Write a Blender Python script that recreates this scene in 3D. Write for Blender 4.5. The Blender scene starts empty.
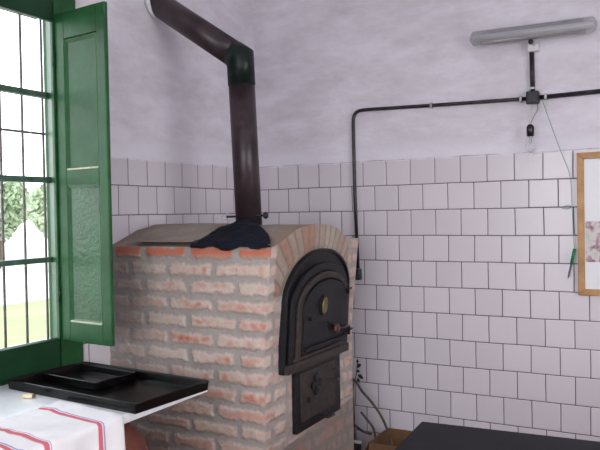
import bpy, bmesh, math, random
from mathutils import Vector, Matrix, noise
random.seed(7)
S = bpy.context.scene
COL = S.collection
PI = math.pi

# ------------------------------------------------------------------ camera
cam = bpy.data.objects.new('camera', bpy.data.cameras.new('camera'))
COL.objects.link(cam)
R0 = Vector((0.8765352612652964, 0.48099405072317336, -0.01818402945802325))
R1 = Vector((-0.0076205473813514, -0.023905963097622607, -0.9996851665322654))
R2 = Vector((-0.481277324435741, 0.8763978708873886, -0.017288981655803948))
rot = Matrix((R0, -R1, -R2)).transposed()
cam.matrix_world = Matrix.Translation((2.4706, -3.9255, 1.4949)) @ rot.to_4x4()
cam.data.sensor_width = 36
cam.data.lens = 42.0
cam.data.clip_start = 0.02
S.camera = cam

# ------------------------------------------------------------------ world sky, added fill lamps
SKY = 5.0
w = bpy.data.worlds.new('overcast_sky'); S.world = w; w.use_nodes = True
nt = w.node_tree; nt.nodes.clear()
wo = nt.nodes.new('ShaderNodeOutputWorld'); bg = nt.nodes.new('ShaderNodeBackground')
tc = nt.nodes.new('ShaderNodeTexCoord'); sx = nt.nodes.new('ShaderNodeSeparateXYZ')
rp = nt.nodes.new('ShaderNodeValToRGB')
nt.links.new(tc.outputs['Generated'], sx.inputs[0]); nt.links.new(sx.outputs[2], rp.inputs[0])
rp.color_ramp.elements[0].position = 0.0; rp.color_ramp.elements[0].color = (0.98, 0.97, 1.0, 1)
rp.color_ramp.elements[1].position = 0.6; rp.color_ramp.elements[1].color = (0.84, 0.89, 1.0, 1)
nt.links.new(rp.outputs[0], bg.inputs[0]); bg.inputs[1].default_value = SKY
nt.links.new(bg.outputs[0], wo.inputs[0])

def fill_lamp(name, loc, rot, sx_, sy_, watts, col):
    l = bpy.data.lights.new(name, 'AREA'); l.shape = 'RECTANGLE'; l.size = sx_; l.size_y = sy_
    l.energy = watts; l.color = col
    o = bpy.data.objects.new(name, l); o.location = loc; o.rotation_euler = rot; COL.objects.link(o)
fill_lamp('front_opening_fill', (1.9, -5.14, 1.65), (PI/2, 0, 0), 2.3, 1.8, 50, (.98, .96, 1.0))  # area lamp added at the unseen front opening to raise the fill
fill_lamp('right_opening_fill', (4.45, -2.7, 1.75), (0, PI/2, 0), 1.6, 2.0, 46, (.975, .96, 1.0))  # added fill lamp on the unseen right side, brightens the left wall
S.view_settings.view_transform = 'Standard'
S.view_settings.look = 'None'
S.view_settings.gamma = 1
S.view_settings.use_curve_mapping = False
S.view_settings.exposure = -0.18
S.cycles.use_denoising = True
S.cycles.max_bounces = 10
S.cycles.diffuse_bounces = 6

# ------------------------------------------------------------------ materials
def lin(c):
    return tuple(((v/255)/12.92 if v/255 <= .04045 else ((v/255+.055)/1.055)**2.4) for v in c)
class NT:
    def __init__(s, m): s.t = m.node_tree; s.n = s.t.nodes; s.l = s.t.links
    def node(s, t, **k):
        n = s.n.new(t)
        for a, b in k.items(): setattr(n, a, b)
        return n
    def link(s, a, b): s.l.new(a, b)
def newmat(name, col=(128,128,128), rough=.6, metal=0.0, spec=.5, coat=0.0):
    m = bpy.data.materials.new(name); m.use_nodes = True
    b = m.node_tree.nodes['Principled BSDF']
    b.inputs['Base Color'].default_value = (*lin(col), 1)
    b.inputs['Roughness'].default_value = rough
    b.inputs['Metallic'].default_value = metal
    b.inputs['Specular IOR Level'].default_value = spec
    b.inputs['Coat Weight'].default_value = coat
    return m
def mottled(name, c1, c2, scale=8, rough=.6, metal=0., bump=.0, bscale=40, spec=.5, lo=.35, hi=.65, detail=5, coat=0., rvar=0.0):
    m = newmat(name, c1, rough, metal, spec, coat); t = NT(m); b = t.n['Principled BSDF']
    c = t.node('ShaderNodeTexCoord'); n = t.node('ShaderNodeTexNoise')
    n.inputs['Scale'].default_value = scale; n.inputs['Detail'].default_value = detail; n.inputs['Roughness'].default_value = .6
    t.link(c.outputs['Object'], n.inputs['Vector'])
    r = t.node('ShaderNodeValToRGB'); r.color_ramp.elements[0].position = lo; r.color_ramp.elements[1].position = hi
    r.color_ramp.elements[0].color = (*lin(c1), 1); r.color_ramp.elements[1].color = (*lin(c2), 1)
    t.link(n.outputs['Fac'], r.inputs[0]); t.link(r.outputs[0], b.inputs['Base Color'])
    if rvar:
        mr = t.node('ShaderNodeMapRange'); mr.inputs['To Min'].default_value = rough-rvar; mr.inputs['To Max'].default_value = rough+rvar
        t.link(n.outputs['Fac'], mr.inputs['Value']); t.link(mr.outputs[0], b.inputs['Roughness'])
    if bump:
        n2 = t.node('ShaderNodeTexNoise'); n2.inputs['Scale'].default_value = bscale; n2.inputs['Detail'].default_value = 6
        t.link(c.outputs['Object'], n2.inputs['Vector'])
        bp = t.node('ShaderNodeBump'); bp.inputs['Strength'].default_value = bump; bp.inputs['Distance'].default_value = .01
        t.link(n2.outputs['Fac'], bp.inputs['Height']); t.link(bp.outputs[0], b.inputs['Normal'])
    return m

def wall_mat(name, axis, off, tw, top_z):
    """glazed square tiles up to 1.79 m, limewashed plaster above; axis = horizontal world axis"""
    m = newmat(name); t = NT(m); b = t.n['Principled BSDF']
    g = t.node('ShaderNodeNewGeometry'); sp = t.node('ShaderNodeSeparateXYZ'); t.link(g.outputs['Position'], sp.inputs[0])
    def math_(op, a, bb=None, clamp=False):
        n = t.node('ShaderNodeMath', operation=op); n.use_clamp = clamp
        for i, v in enumerate((a, bb)):
            if v is None: continue
            if isinstance(v, (int, float)): n.inputs[i].default_value = v
            else: t.link(v, n.inputs[i])
        return n.outputs[0]
    wob = t.node('ShaderNodeTexNoise'); wob.inputs['Scale'].default_value = 3.2; wob.inputs['Detail'].default_value = 2
    t.link(g.outputs['Position'], wob.inputs['Vector'])
    wsep = t.node('ShaderNodeSeparateColor'); t.link(wob.outputs['Color'], wsep.inputs[0])
    wx = math_('MULTIPLY', math_('SUBTRACT', wsep.outputs[0], .5), .010)
    wz = math_('MULTIPLY', math_('SUBTRACT', wsep.outputs[1], .5), .008)
    u = sp.outputs[0] if axis == 'x' else math_('MULTIPLY', sp.outputs[1], -1.0)
    u = math_('ADD', math_('SUBTRACT', u, off-tw*40), wx)
    z = math_('ADD', sp.outputs[2], wz)
    row = math_('FLOOR', math_('DIVIDE', z, .15))
    # rows above 1.65 line up with `off`; alternate rows shift by half a tile
    odd = math_('MODULO', math_('ADD', row, 1.0), 2.0)   # row 11 (1.65-1.80) -> 0
    us = math_('ADD', math_('DIVIDE', u, tw), math_('MULTIPLY', odd, .5))
    fu = math_('FRACT', us); fz = math_('FRACT', math_('DIVIDE', z, .15))
    du = math_('MULTIPLY', math_('MINIMUM', fu, math_('SUBTRACT', 1.0, fu)), tw)
    dz = math_('MULTIPLY', math_('MINIMUM', fz, math_('SUBTRACT', 1.0, fz)), .15)
    dmin = math_('MINIMUM', du, dz)
    grout = t.node('ShaderNodeMapRange'); grout.inputs['From Min'].default_value = .0014; grout.inputs['From Max'].default_value = .0029
    t.link(dmin, grout.inputs['Value'])      # 0 in grout, 1 on tile
    # per tile tone
    cid = t.node('ShaderNodeCombineXYZ'); t.link(math_('FLOOR', us), cid.inputs[0]); t.link(row, cid.inputs[1])
    wn = t.node('ShaderNodeTexWhiteNoise', noise_dimensions='3D'); t.link(cid.outputs[0], wn.inputs['Vector'])
    tone = t.node('ShaderNodeValToRGB'); tone.color_ramp.elements[0].color = (*lin((206,199,205)), 1); tone.color_ramp.elements[1].color = (*lin((213,206,212)), 1)
    t.link(wn.outputs['Value'], tone.inputs[0])
    tile = t.node('ShaderNodeMix', data_type='RGBA'); tile.inputs['A'].default_value = (*lin((48,42,50)), 1)
    t.link(grout.outputs[0], tile.inputs['Factor']); t.link(tone.outputs[0], tile.inputs['B'])
    # plaster
    n1 = t.node('ShaderNodeTexNoise'); n1.inputs['Scale'].default_value = 3.4; n1.inputs['Detail'].default_value = 9; n1.inputs['Roughness'].default_value = .68
    n1.inputs['Distortion'].default_value = .15
    mp_ = t.node('ShaderNodeMapping'); mp_.inputs['Scale'].default_value = (.8, .8, 2.2); t.link(g.outputs['Position'], mp_.inputs['Vector'])
    t.link(mp_.outputs[0], n1.inputs['Vector'])
    pl = t.node('ShaderNodeValToRGB'); e = pl.color_ramp.elements
    e[0].position = .32; e[0].color = (*lin((200,194,200)), 1); e[1].position = .60; e[1].color = (*lin((222,218,227)), 1)
    t.link(n1.outputs['Fac'], pl.inputs[0])
    n3 = t.node('ShaderNodeTexNoise'); n3.inputs['Scale'].default_value = 9; n3.inputs['Detail'].default_value = 4
    t.link(g.outputs['Position'], n3.inputs['Vector'])
    edge = math_('ADD', sp.outputs[2], math_('MULTIPLY', math_('SUBTRACT', n3.outputs['Fac'], .5), .035))
    mk = t.node('ShaderNodeMapRange'); mk.inputs['From Min'].default_value = top_z-.010; mk.inputs['From Max'].default_value = top_z+.004
    t.link(edge, mk.inputs['Value'])
    fin = t.node('ShaderNodeMix', data_type='RGBA'); t.link(mk.outputs[0], fin.inputs['Factor'])
    # newer, whiter strip of plaster right above the tiles with a wavy upper edge
    bd = t.node('ShaderNodeMapRange'); bd.inputs['From Min'].default_value = 1.90; bd.inputs['From Max'].default_value = 1.83; bd.inputs['To Min'].default_value = 0; bd.inputs['To Max'].default_value = .55
    t.link(math_('ADD', sp.outputs[2], math_('MULTIPLY', math_('SUBTRACT', n1.outputs['Fac'], .5), .35)), bd.inputs['Value'])
    pl2 = t.node('ShaderNodeMix', data_type='RGBA'); t.link(bd.outputs[0], pl2.inputs['Factor']); t.link(pl.outputs[0], pl2.inputs['A']); pl2.inputs['B'].default_value = (*lin((228,227,236)), 1)
    t.link(tile.outputs['Result'], fin.inputs['A']); t.link(pl2.outputs['Result'], fin.inputs['B'])
    t.link(fin.outputs['Result'], b.inputs['Base Color'])
    # roughness
    rg = t.node('ShaderNodeMapRange'); rg.inputs['To Min'].default_value = .22; rg.inputs['To Max'].default_value = .85
    gp = math_('MAXIMUM', mk.outputs[0], math_('SUBTRACT', 1.0, grout.outputs[0]))
    t.link(gp, rg.inputs['Value']); t.link(rg.outputs[0], b.inputs['Roughness'])
    # bump: pillowed tiles with slight tilt, lumpy plaster
    wn2 = math_('MULTIPLY', math_('SUBTRACT', wn.outputs['Value'], .5), .5)
    tilt = math_('MULTIPLY', math_('SUBTRACT', fu, .5), wn2)
    hs = t.node('ShaderNodeMapRange'); hs.inputs['From Min'].default_value = 0; hs.inputs['From Max'].default_value = .006; t.link(dmin, hs.inputs['Value'])
    ht = math_('ADD', hs.outputs[0], tilt)
    n4 = t.node('ShaderNodeTexNoise'); n4.inputs['Scale'].default_value = 14; n4.inputs['Detail'].default_value = 8
    t.link(g.outputs['Position'], n4.inputs['Vector'])
    hp = math_('MULTIPLY', n4.outputs['Fac'], 3.0)
    hm = t.node('ShaderNodeMix', data_type='FLOAT'); t.link(mk.outputs[0], hm.inputs['Factor']); t.link(ht, hm.inputs['A']); t.link(hp, hm.inputs['B'])
    bp = t.node('ShaderNodeBump'); bp.inputs['Strength'].default_value = .5; bp.inputs['Distance'].default_value = .003
    t.link(hm.outputs['Result'], bp.inputs['Height']); t.link(bp.outputs[0], b.inputs['Normal'])
    return m

M_wall_back = wall_mat('tiled_wall_back', 'x', .159, .15, 1.800)
M_wall_left = wall_mat('tiled_wall_left', 'y', .355, .1455, 1.790)
M_plaster = mottled('limewashed_plaster', (198,194,204), (226,224,232), 2.6, .85, bump=.3, bscale=14)
M_floor = mottled('terracotta_floor', (104,72,58), (128,90,72), 5, .45, bump=.2)
M_ceiling = mottled('white_ceiling', (205,203,208), (222,220,224), 2, .9)
M_green = mottled('green_gloss_paint', (24,70,36), (34,86,46), 7, .40, bump=.12, bscale=55, spec=.35, rvar=.06)
M_green_dark = mottled('dark_green_gloss_paint', (15,48,28), (22,60,36), 6, .42, bump=.1, bscale=40, spec=.3)
M_green_gloss = mottled('rough_brushed_green_gloss', (26,72,38), (36,88,48), 9, .27, bump=.28, bscale=60, spec=.55)
M_glaz = mottled('grey_green_paint', (58,80,68), (78,100,86), 20, .5)  # glazing bars greyer than the frame green
M_bead_highlight = mottled('painted_bead_highlight', (168,176,140), (196,196,168), 30, .5)  # pale tone paints in the highlight along the panel beads
M_iron = mottled('black_cast_iron', (10,11,14), (22,22,27), 25, .5, .0, bump=.25, bscale=120, spec=.3)
M_rust = mottled('rusty_brown_iron', (30,24,23), (58,46,41), 30, .6, .0, bump=.3, bscale=120)
M_brass = mottled('tarnished_brass', (104,88,56), (142,124,84), 30, .4, .6)
M_pipe = mottled('brown_enamelled_flue', (44,34,38), (66,52,55), 9, .36, .25, bump=.08, bscale=60, rvar=.06)
M_pipe_elbow = mottled('dark_green_flue_elbow', (8,20,18), (16,32,28), 12, .38, .0, spec=.3)
M_cement = mottled('rough_cement', (148,136,128), (172,160,150), 7, .9, bump=.6, bscale=45)
M_whiteplaster = mottled('white_plaster_patch', (205,208,208), (228,230,230), 20, .8, bump=.5, bscale=60)
M_navy = mottled('navy_cloth', (9,12,24), (20,28,42), 14, .8, bump=.5, bscale=160, spec=.2)
M_sheet = mottled('grey_brown_sheet', (132,120,110), (150,138,128), 10, .7, bump=.15)
M_marble = mottled('white_marble', (222,224,226), (240,240,242), 4, .25, lo=.3, hi=.6)
M_blacktray = mottled('black_enamel_tray', (7,5,5), (11,9,9), 12, .26, .0, spec=.3, bump=.03, bscale=50, rvar=.03)
M_clay = mottled('reddish_brown_clay', (88,40,30), (112,54,38), 8, .5, bump=.2)
M_cond = mottled('dark_steel_conduit', (44,40,46), (66,60,66), 30, .4, .5)
M_box = mottled('grey_cast_box', (44,46,50), (60,60,64), 20, .55, .3)
M_greenbox = mottled('dark_green_outlet', (38,52,48), (52,66,60), 20, .4)
M_white = newmat('white_plastic', (214,212,214), .4)
M_blackp = newmat('black_bakelite', (18,18,22), .3)
M_wire = newmat('grey_wire', (120,112,122), .5)
M_wirew = newmat('pale_wire', (196,192,200), .5)
M_string = newmat('teal_string', (96,140,140), .8)
M_mgreen = newmat('green_pen_plastic', (30,120,70), .35)
M_mdark = newmat('grey_pen_plastic', (80,92,98), .35)
M_alu = mottled('dull_aluminium', (150,146,144), (172,168,166), 10, .38, .75)
M_table = mottled('charcoal_table_top', (22,22,26), (30,30,34), 3, .6, spec=.2, bump=.05)
M_tleg = newmat('black_table_leg', (30,30,32), .5)
M_bark = mottled('dark_bark', (58,48,44), (86,72,64), 30, .8, bump=.6, bscale=60)
M_log = mottled('charred_log', (30,28,28), (54,48,46), 18, .9, bump=.8, bscale=40)
M_palewood = mottled('pale_stick', (170,165,160), (196,190,184), 18, .7)
M_leaf = newmat('dark_leaf', (40,52,42), .6)
M_card = mottled('brown_cardboard', (88,62,44), (116,82,50), 9, .85, bump=.2)
M_soap = mottled('cream_soap', (206,184,150), (222,204,174), 30, .5)
M_soapd = newmat('brown_soap_end', (120,84,66), .6)
M_grass = mottled('sunlit_grass', (132,142,96), (152,160,112), .8, .9, bump=.5, bscale=8)
M_bar = mottled('glare_lightened_iron_bar', (104,92,98), (126,112,116), 30, .7, .0)  # iron colour lightened to imitate glare from the window
M_trunk = mottled('tree_bark', (90,72,56), (120,98,78), 5, .9, bump=.6)
M_foliage = mottled('tree_foliage', (150,168,132), (176,188,156), 1.5, .8)
M_doorwood = newmat('distant_ground', (150,150,140), .9)

def frost():
    m = newmat('clear_ribbed_acrylic', (225,225,228), .15); t = NT(m); b = t.n['Principled BSDF']
    b.inputs['Transmission Weight'].default_value = .75; b.inputs['IOR'].default_value = 1.3
    return m
M_acryl = frost()
def glass():
    m = bpy.data.materials.new('window_glass'); m.use_nodes = True; t = NT(m); t.n.clear()
    o = t.node('ShaderNodeOutputMaterial'); mx = t.node('ShaderNodeMixShader'); tr = t.node('ShaderNodeBsdfTransparent')
    tr.inputs[0].default_value = (.93, .95, .94, 1)
    gl = t.node('ShaderNodeBsdfGlossy'); gl.inputs['Roughness'].default_value = .02; fr = t.node('ShaderNodeFresnel'); fr.inputs[0].default_value = 1.5
    gg = t.node('ShaderNodeNewGeometry'); iv = t.node('ShaderNodeMath', operation='SUBTRACT'); iv.inputs[0].default_value = 1.0
    t.link(gg.outputs['Backfacing'], iv.inputs[1]); ml = t.node('ShaderNodeMath', operation='MULTIPLY')
    t.link(fr.outputs[0], ml.inputs[0]); t.link(iv.outputs[0], ml.inputs[1])
    t.link(ml.outputs[0], mx.inputs[0]); t.link(tr.outputs[0], mx.inputs[1]); t.link(gl.outputs[0], mx.inputs[2]); t.link(mx.outputs[0], o.inputs[0])
    return m
M_glass = glass()

def attr_mat(name, rough=.85, bscale=70, bump=.5):
    m = newmat(name, rough=rough); t = NT(m); b = t.n['Principled BSDF']
    a = t.node('ShaderNodeVertexColor'); a.layer_name = 'tint'
    g = t.node('ShaderNodeNewGeometry'); n = t.node('ShaderNodeTexNoise'); n.inputs['Scale'].default_value = bscale; n.inputs['Detail'].default_value = 6
    t.link(g.outputs['Position'], n.inputs['Vector'])
    mr = t.node('ShaderNodeMapRange'); mr.inputs['To Min'].default_value = .82; mr.inputs['To Max'].default_value = 1.16
    t.link(n.outputs['Fac'], mr.inputs['Value'])
    mx = t.node('ShaderNodeMix', data_type='RGBA', blend_type='MULTIPLY'); mx.inputs['Factor'].default_value = 1
    t.link(a.outputs[0], mx.inputs['A']); t.link(mr.outputs[0], mx.inputs['B']); t.link(mx.outputs['Result'], b.inputs['Base Color'])
    bp = t.node('ShaderNodeBump'); bp.inputs['Strength'].default_value = bump; bp.inputs['Distance'].default_value = .006
    t.link(n.outputs['Fac'], bp.inputs['Height']); t.link(bp.outputs[0], b.inputs['Normal'])
    return m
M_brick = attr_mat('rough_brickwork')

def towel_mat():
    m = newmat('striped_towel', (236,232,232), .9); t = NT(m); b = t.n['Principled BSDF']
    uv = t.node('ShaderNodeTexCoord'); sp = t.node('ShaderNodeSeparateXYZ'); t.link(uv.outputs['UV'], sp.inputs[0])
    r = t.node('ShaderNodeValToRGB'); r.color_ramp.interpolation = 'CONSTANT'
    W = (*lin((236,233,234)), 1); Rd = (*lin((208,104,114)), 1); Bl = (*lin((168,160,200)), 1); Pk = (*lin((232,186,190)), 1)
    st = [(0, W)]
    for c in (.112, .345, .445, .70, .95):
        st += [(c-.020, Bl), (c-.014, W), (c-.010, Rd), (c+.010, Pk), (c+.013, W)]
    e = r.color_ramp.elements
    e[0].position = 0; e[0].color = W; e[1].position = 1.0; e[1].color = W
    for p, c in st[1:]:
        q = e.new(p); q.color = c
    t.link(sp.outputs[0], r.inputs[0]); t.link(r.outputs[0], b.inputs['Base Color'])
    n = t.node('ShaderNodeTexNoise'); n.inputs['Scale'].default_value = 120; t.link(uv.outputs['Object'], n.inputs['Vector'])
    bp = t.node('ShaderNodeBump'); bp.inputs['Strength'].default_value = .3; bp.inputs['Distance'].default_value = .003
    t.link(n.outputs['Fac'], bp.inputs['Height']); t.link(bp.outputs[0], b.inputs['Normal'])
    return m
M_towel = towel_mat()
def map_mat():
    m = newmat('printed_map_paper', (214,208,206), .7); t = NT(m); b = t.n['Principled BSDF']
    c = t.node('ShaderNodeTexCoord'); n = t.node('ShaderNodeTexVoronoi'); n.inputs['Scale'].default_value = 28
    t.link(c.outputs['Object'], n.inputs['Vector'])
    n2 = t.node('ShaderNodeTexNoise'); n2.inputs['Scale'].default_value = 22; n2.inputs['Detail'].default_value = 5; t.link(c.outputs['Object'], n2.inputs['Vector'])
    r = t.node('ShaderNodeValToRGB'); e = r.color_ramp.elements
    e[0].position = .36; e[0].color = (*lin((140,112,118)), 1); e[1].position = .52; e[1].color = (*lin((212,206,204)), 1)
    q = e.new(.44); q.color = (*lin((176,150,160)), 1); q = e.new(.66); q.color = (*lin((186,196,184)), 1)
    t.link(n2.outputs['Fac'], r.inputs[0]); t.link(r.outputs[0], b.inputs['Base Color'])
    return m
M_map = map_mat()
M_frame_wood = mottled('varnished_pine', (158,114,62), (186,140,84), 12, .4)
M_panel = newmat('white_board_panel', (222,222,226), .35)

# ------------------------------------------------------------------ mesh helpers
class MB:
    def __init__(s): s.v = []; s.f = []; s.sm = []; s.uv = None; s.col = None
    def add(s, vs, fs, smooth=False):
        o = len(s.v); s.v += [tuple(v) for v in vs]; s.f += [tuple(i+o for i in f) for f in fs]; s.sm += [smooth]*len(fs); return s
    def box(s, a, b, mat=None):
        x0, y0, z0 = a; x1, y1, z1 = b
        vs = [Vector(p) for p in ((x0,y0,z0),(x1,y0,z0),(x1,y1,z0),(x0,y1,z0),(x0,y0,z1),(x1,y0,z1),(x1,y1,z1),(x0,y1,z1))]
        if mat: vs = [mat @ p for p in vs]
        return s.add(vs, [(0,3,2,1),(4,5,6,7),(0,1,5,4),(1,2,6,5),(2,3,7,6),(3,0,4,7)])
    def tube(s, pts, r, n=12, caps=True, smooth=True, closed=False):
        pts = [Vector(p) for p in pts]; N = len(pts)
        rs = r if isinstance(r, (list, tuple)) else [r]*N
        up = None; rings = []
        for i, p in enumerate(pts):
            if closed: d = pts[(i+1) % N] - pts[i-1]
            else: d = (pts[min(i+1, N-1)] - pts[max(i-1, 0)])
            d.normalize()
            if up is None:
                up = Vector((0,0,1)) if abs(d.z) < .9 else Vector((1,0,0))
            a = d.cross(up); a.normalize(); b = a.cross(d); b.normalize(); up = b
            rings.append([p + (a*math.cos(2*PI*k/n) + b*math.sin(2*PI*k/n))*rs[i] for k in range(n)])
        vs = [v for ring in rings for v in ring]; fs = []
        for i in range(N if closed else N-1):
            j = (i+1) % N
            for k in range(n):
                k2 = (k+1) % n
                fs.append((i*n+k, i*n+k2, j*n+k2, j*n+k))
        s.add(vs, fs, smooth)
        if caps and not closed:
            o = len(s.v) - len(vs)
            s.f.append(tuple(o+k for k in reversed(range(n)))); s.sm.append(False)
            s.f.append(tuple(o+(N-1)*n+k for k in range(n))); s.sm.append(False)
        return s
    def lathe(s, prof, c=(0,0,0), n=24, mat=None):
        """prof [(r,z)]; axis z"""
        vs = []; fs = []
        for r, z in prof:
            for k in range(n):
                p = Vector((r*math.cos(2*PI*k/n), r*math.sin(2*PI*k/n), z))
                if mat: p = mat @ p
                vs.append(p + Vector(c))
        for i in range(len(prof)-1):
            for k in range(n):
                k2 = (k+1) % n; fs.append((i*n+k, i*n+k2, (i+1)*n+k2, (i+1)*n+k))
        fs.append(tuple(reversed(range(n)))); fs.append(tuple((len(prof)-1)*n+k for k in range(n)))
        return s.add(vs, fs, True)
    def prism(s, out, fn, a, b, smooth=False):
        """outline [(p,q)] extruded between depths a and b; fn(p,q,d) -> point"""
        n = len(out)
        vs = [fn(p, q, a) for p, q in out] + [fn(p, q, b) for p, q in out]
        fs = [tuple(range(n)), tuple(reversed(range(n, 2*n)))] + [(i, i+n, (i+1) % n + n, (i+1) % n) for i in range(n)]
        return s.add(vs, fs, smooth)
    def ring(s, o1, o2, fn, a, b):
        """band between two outlines with the same count, thick from a to b"""
        n = len(o1)
        vs = [fn(p, q, a) for p, q in o1] + [fn(p, q, a) for p, q in o2] + [fn(p, q, b) for p, q in o1] + [fn(p, q, b) for p, q in o2]
        fs = []
        for i in range(n):
            j = (i+1) % n
            fs += [(i, j, n+j, n+i), (2*n+i, 3*n+i, 3*n+j, 2*n+j), (i, 2*n+i, 2*n+j, j), (n+i, n+j, 3*n+j, 3*n+i)]
        return s.add(vs, fs)
    def grid(s, fn, nu, nv, smooth=True, flip=False, uv=False):
        vs = []; fs = []
        for j in range(nv+1):
            for i in range(nu+1): vs.append(fn(i/nu, j/nv))
        for j in range(nv):
            for i in range(nu):
                q = (j*(nu+1)+i, j*(nu+1)+i+1, (j+1)*(nu+1)+i+1, (j+1)*(nu+1)+i)
                fs.append(tuple(reversed(q)) if flip else q)
        return s.add(vs, fs, smooth)
    def build(s, name, mat, parent=None, bevel=0, loc=None, seg=2, fix=True):
        me = bpy.data.meshes.new(name); me.from_pydata([tuple(v) for v in s.v], [], s.f)
        me.polygons.foreach_set('use_smooth', s.sm)
        if fix:
            bm = bmesh.new(); bm.from_mesh(me); bmesh.ops.recalc_face_normals(bm, faces=bm.faces); bm.to_mesh(me); bm.free()
        me.materials.append(mat); me.update()
        o = bpy.data.objects.new(name, me); COL.objects.link(o)
        if parent is not None:
            o.parent = parent
            o.matrix_parent_inverse = Matrix.Translation(-parent_world(parent))
        elif loc is not None:
            me.transform(Matrix.Translation(-Vector(loc))); o.location = loc
        if bevel:
            md = o.modifiers.new('bevel', 'BEVEL'); md.width = bevel; md.segments = seg; md.limit_method = 'ANGLE'
        return o
def parent_world(p):
    v = Vector(p.location)
    # meshes of parts carry world coordinates; their own location stays zero
    return v
WP = {}
def tag(o, label=None, cat=None, group=None, kind=None):
    if label: o['label'] = label
    if cat: o['category'] = cat
    if group: o['group'] = group
    if kind: o['kind'] = kind
    return o
def thing(name, loc, label, cat, group=None):
    o = bpy.data.objects.new(name, None); o.location = loc; o.empty_display_size = .05; COL.objects.link(o)
    return tag(o, label, cat, group)
def struct(o): o['kind'] = 'structure'; return o
def sub(mb, name, mat, part, bevel=0, **k):
    """sub-part: child of a part whose mesh is in world coordinates with an identity-world matrix"""
    o = mb.build(name, mat, None, bevel, **k)
    o.parent = part
    return o
def smooth_path(pts, n=8):
    pts = [Vector(p) for p in pts]; out = []
    for i in range(len(pts)-1):
        p0 = pts[max(i-1, 0)]; p1 = pts[i]; p2 = pts[i+1]; p3 = pts[min(i+2, len(pts)-1)]
        for k in range(n):
            t = k/n
            out.append(.5*((2*p1)+(-p0+p2)*t+(2*p0-5*p1+4*p2-p3)*t*t+(-p0+3*p1-3*p2+p3)*t**3))
    out.append(pts[-1]); return out
def nz(x, y, z, s=1.0): return noise.noise(Vector((x*s, y*s, z*s)))

# ------------------------------------------------------------------ setting
H = 3.3; XR = 4.4; YF = -5.1
struct(MB().box((-.3, YF-.3, -.12), (XR+.3, .25, 0)).build('floor', M_floor))
struct(MB().box((-.3, YF-.3, H), (XR+.3, .25, H+.12)).build('ceiling', M_ceiling))
struct(MB().box((-.3, 0, 0), (XR+.3, .25, H)).build('wall_back', M_wall_back))
WY0, WY1, WZ0, WZ1 = -2.86, -1.60, .80, 2.47          # opening in the left wall
b = MB()
WT = -.15
b.box((WT, WY1, 0), (0, 0, H)); b.box((WT, YF, 0), (0, WY0, H)); b.box((WT, WY0, 0), (0, WY1, WZ0)); b.box((WT, WY0, WZ1), (0, WY1, H))
struct(b.build('wall_left', M_wall_left))
b = MB()
b.box((XR, YF, 0), (XR+.25, -3.75, H)); b.box((XR, -1.65, 0), (XR+.25, 0, H)); b.box((XR, -3.75, 0), (XR+.25, -1.65, .9)); b.box((XR, -3.75, 2.6), (XR+.25, -1.65, H))
struct(b.build('wall_right', M_plaster))
b = MB()                                               # wall behind the viewer with a wide opening
b.box((-.3, YF-.25, 0), (.7, YF, H)); b.box((3.1, YF-.25, 0), (XR+.25, YF, H)); b.box((.7, YF-.25, 2.6), (3.1, YF, H)); b.box((.7, YF-.25, 0), (3.1, YF, .7))
struct(b.build('wall_front', M_plaster))

# window in the left wall
win = bpy.data.objects.new('window_1', None); win.location = (0, (WY0+WY1)/2, WZ0); COL.objects.link(win); struct(win)
GY1, GY0, GZ0, GZ1 = -1.662, -2.76, .938, 2.392
b = MB()
b.prism([(.018,-1.712),(.0,-1.708),(-.08,GY1),(-.10,GY1),(-.10,WY1-.001),(.0005,WY1-.001),(.0005,WY1+.03),(.018,WY1+.03)], lambda p, q, d: Vector((p, q, d)), WZ0+.01, WZ1+.05)
b.prism([(.018,-2.710),(.0,-2.714),(-.08,GY0),(-.10,GY0),(-.10,WY0+.001),(.0005,WY0+.001),(.0005,WY0-.03),(.018,WY0-.03)], lambda p, q, d: Vector((p, q, d)), WZ0+.01, WZ1+.05)
b.build('window_frame', M_green, win, bevel=.003)
def yz(p, q, d): return Vector((p, d, q))
b = MB()
b.prism([(.018,.952),(.0,.957),(-.08,GZ0),(-.10,GZ0),(-.10,WZ0+.01),(.018,WZ0+.01)], yz, GY0, -1.700)
b.build('bottom_board', M_green_dark, win, bevel=.003)
b = MB()
b.prism([(.018,2.365),(.0,2.365),(-.08,GZ1),(-.10,GZ1),(-.10,WZ1-.001),(.0005,WZ1-.001),(.0005,WZ1+.05),(.018,WZ1+.05)], yz, GY0, -1.700)
b.build('header_board', M_green_dark, win, bevel=.003)
MB().box((-.09, -2.24, GZ0), (-.03, -2.19, GZ1)).build('sash_stile', M_green, win, bevel=.004)
for z, h in ((2.048, .026), (1.665, .026), (1.303, .024)):
    MB().box((-.085, GY0, z-h/2), (-.05, GY1+.01, z+h/2)).build('glazing_bar', M_glaz, win, bevel=.003)
MB().box((-.072, GY0, GZ0), (-.069, GY1, GZ1)).build('pane', M_glass, win)
yy = -1.628
for k in range(9):
    MB().tube([(-.15, yy-.117*k, .80), (-.15, yy-.117*k, 2.47)], .006, 8).build('grille_bar', M_bar, win)
MB().box((-.155, -2.86, 1.880), (-.145, -1.60, 1.890)).build('grille_bar', M_bar, win)

# unseen opening behind the viewer that lets in fill light: glazing with frame
w2 = bpy.data.objects.new('window_2', None); w2.location = (1.9, YF, .7); COL.objects.link(w2); struct(w2)
b = MB()
for x in (.7, 1.88, 3.04): b.box((x, YF-.15, .7), (x+.06, YF-.09, 2.6))
b.box((.7, YF-.15, .7), (3.1, YF-.09, .76)); b.box((.7, YF-.15, 2.54), (3.1, YF-.09, 2.6))
b.build('window_frame', M_green, w2, bevel=.004)
MB().box((.7, YF-.125, .7), (3.1, YF-.12, 2.6)).build('pane', M_glass, w2)

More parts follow.
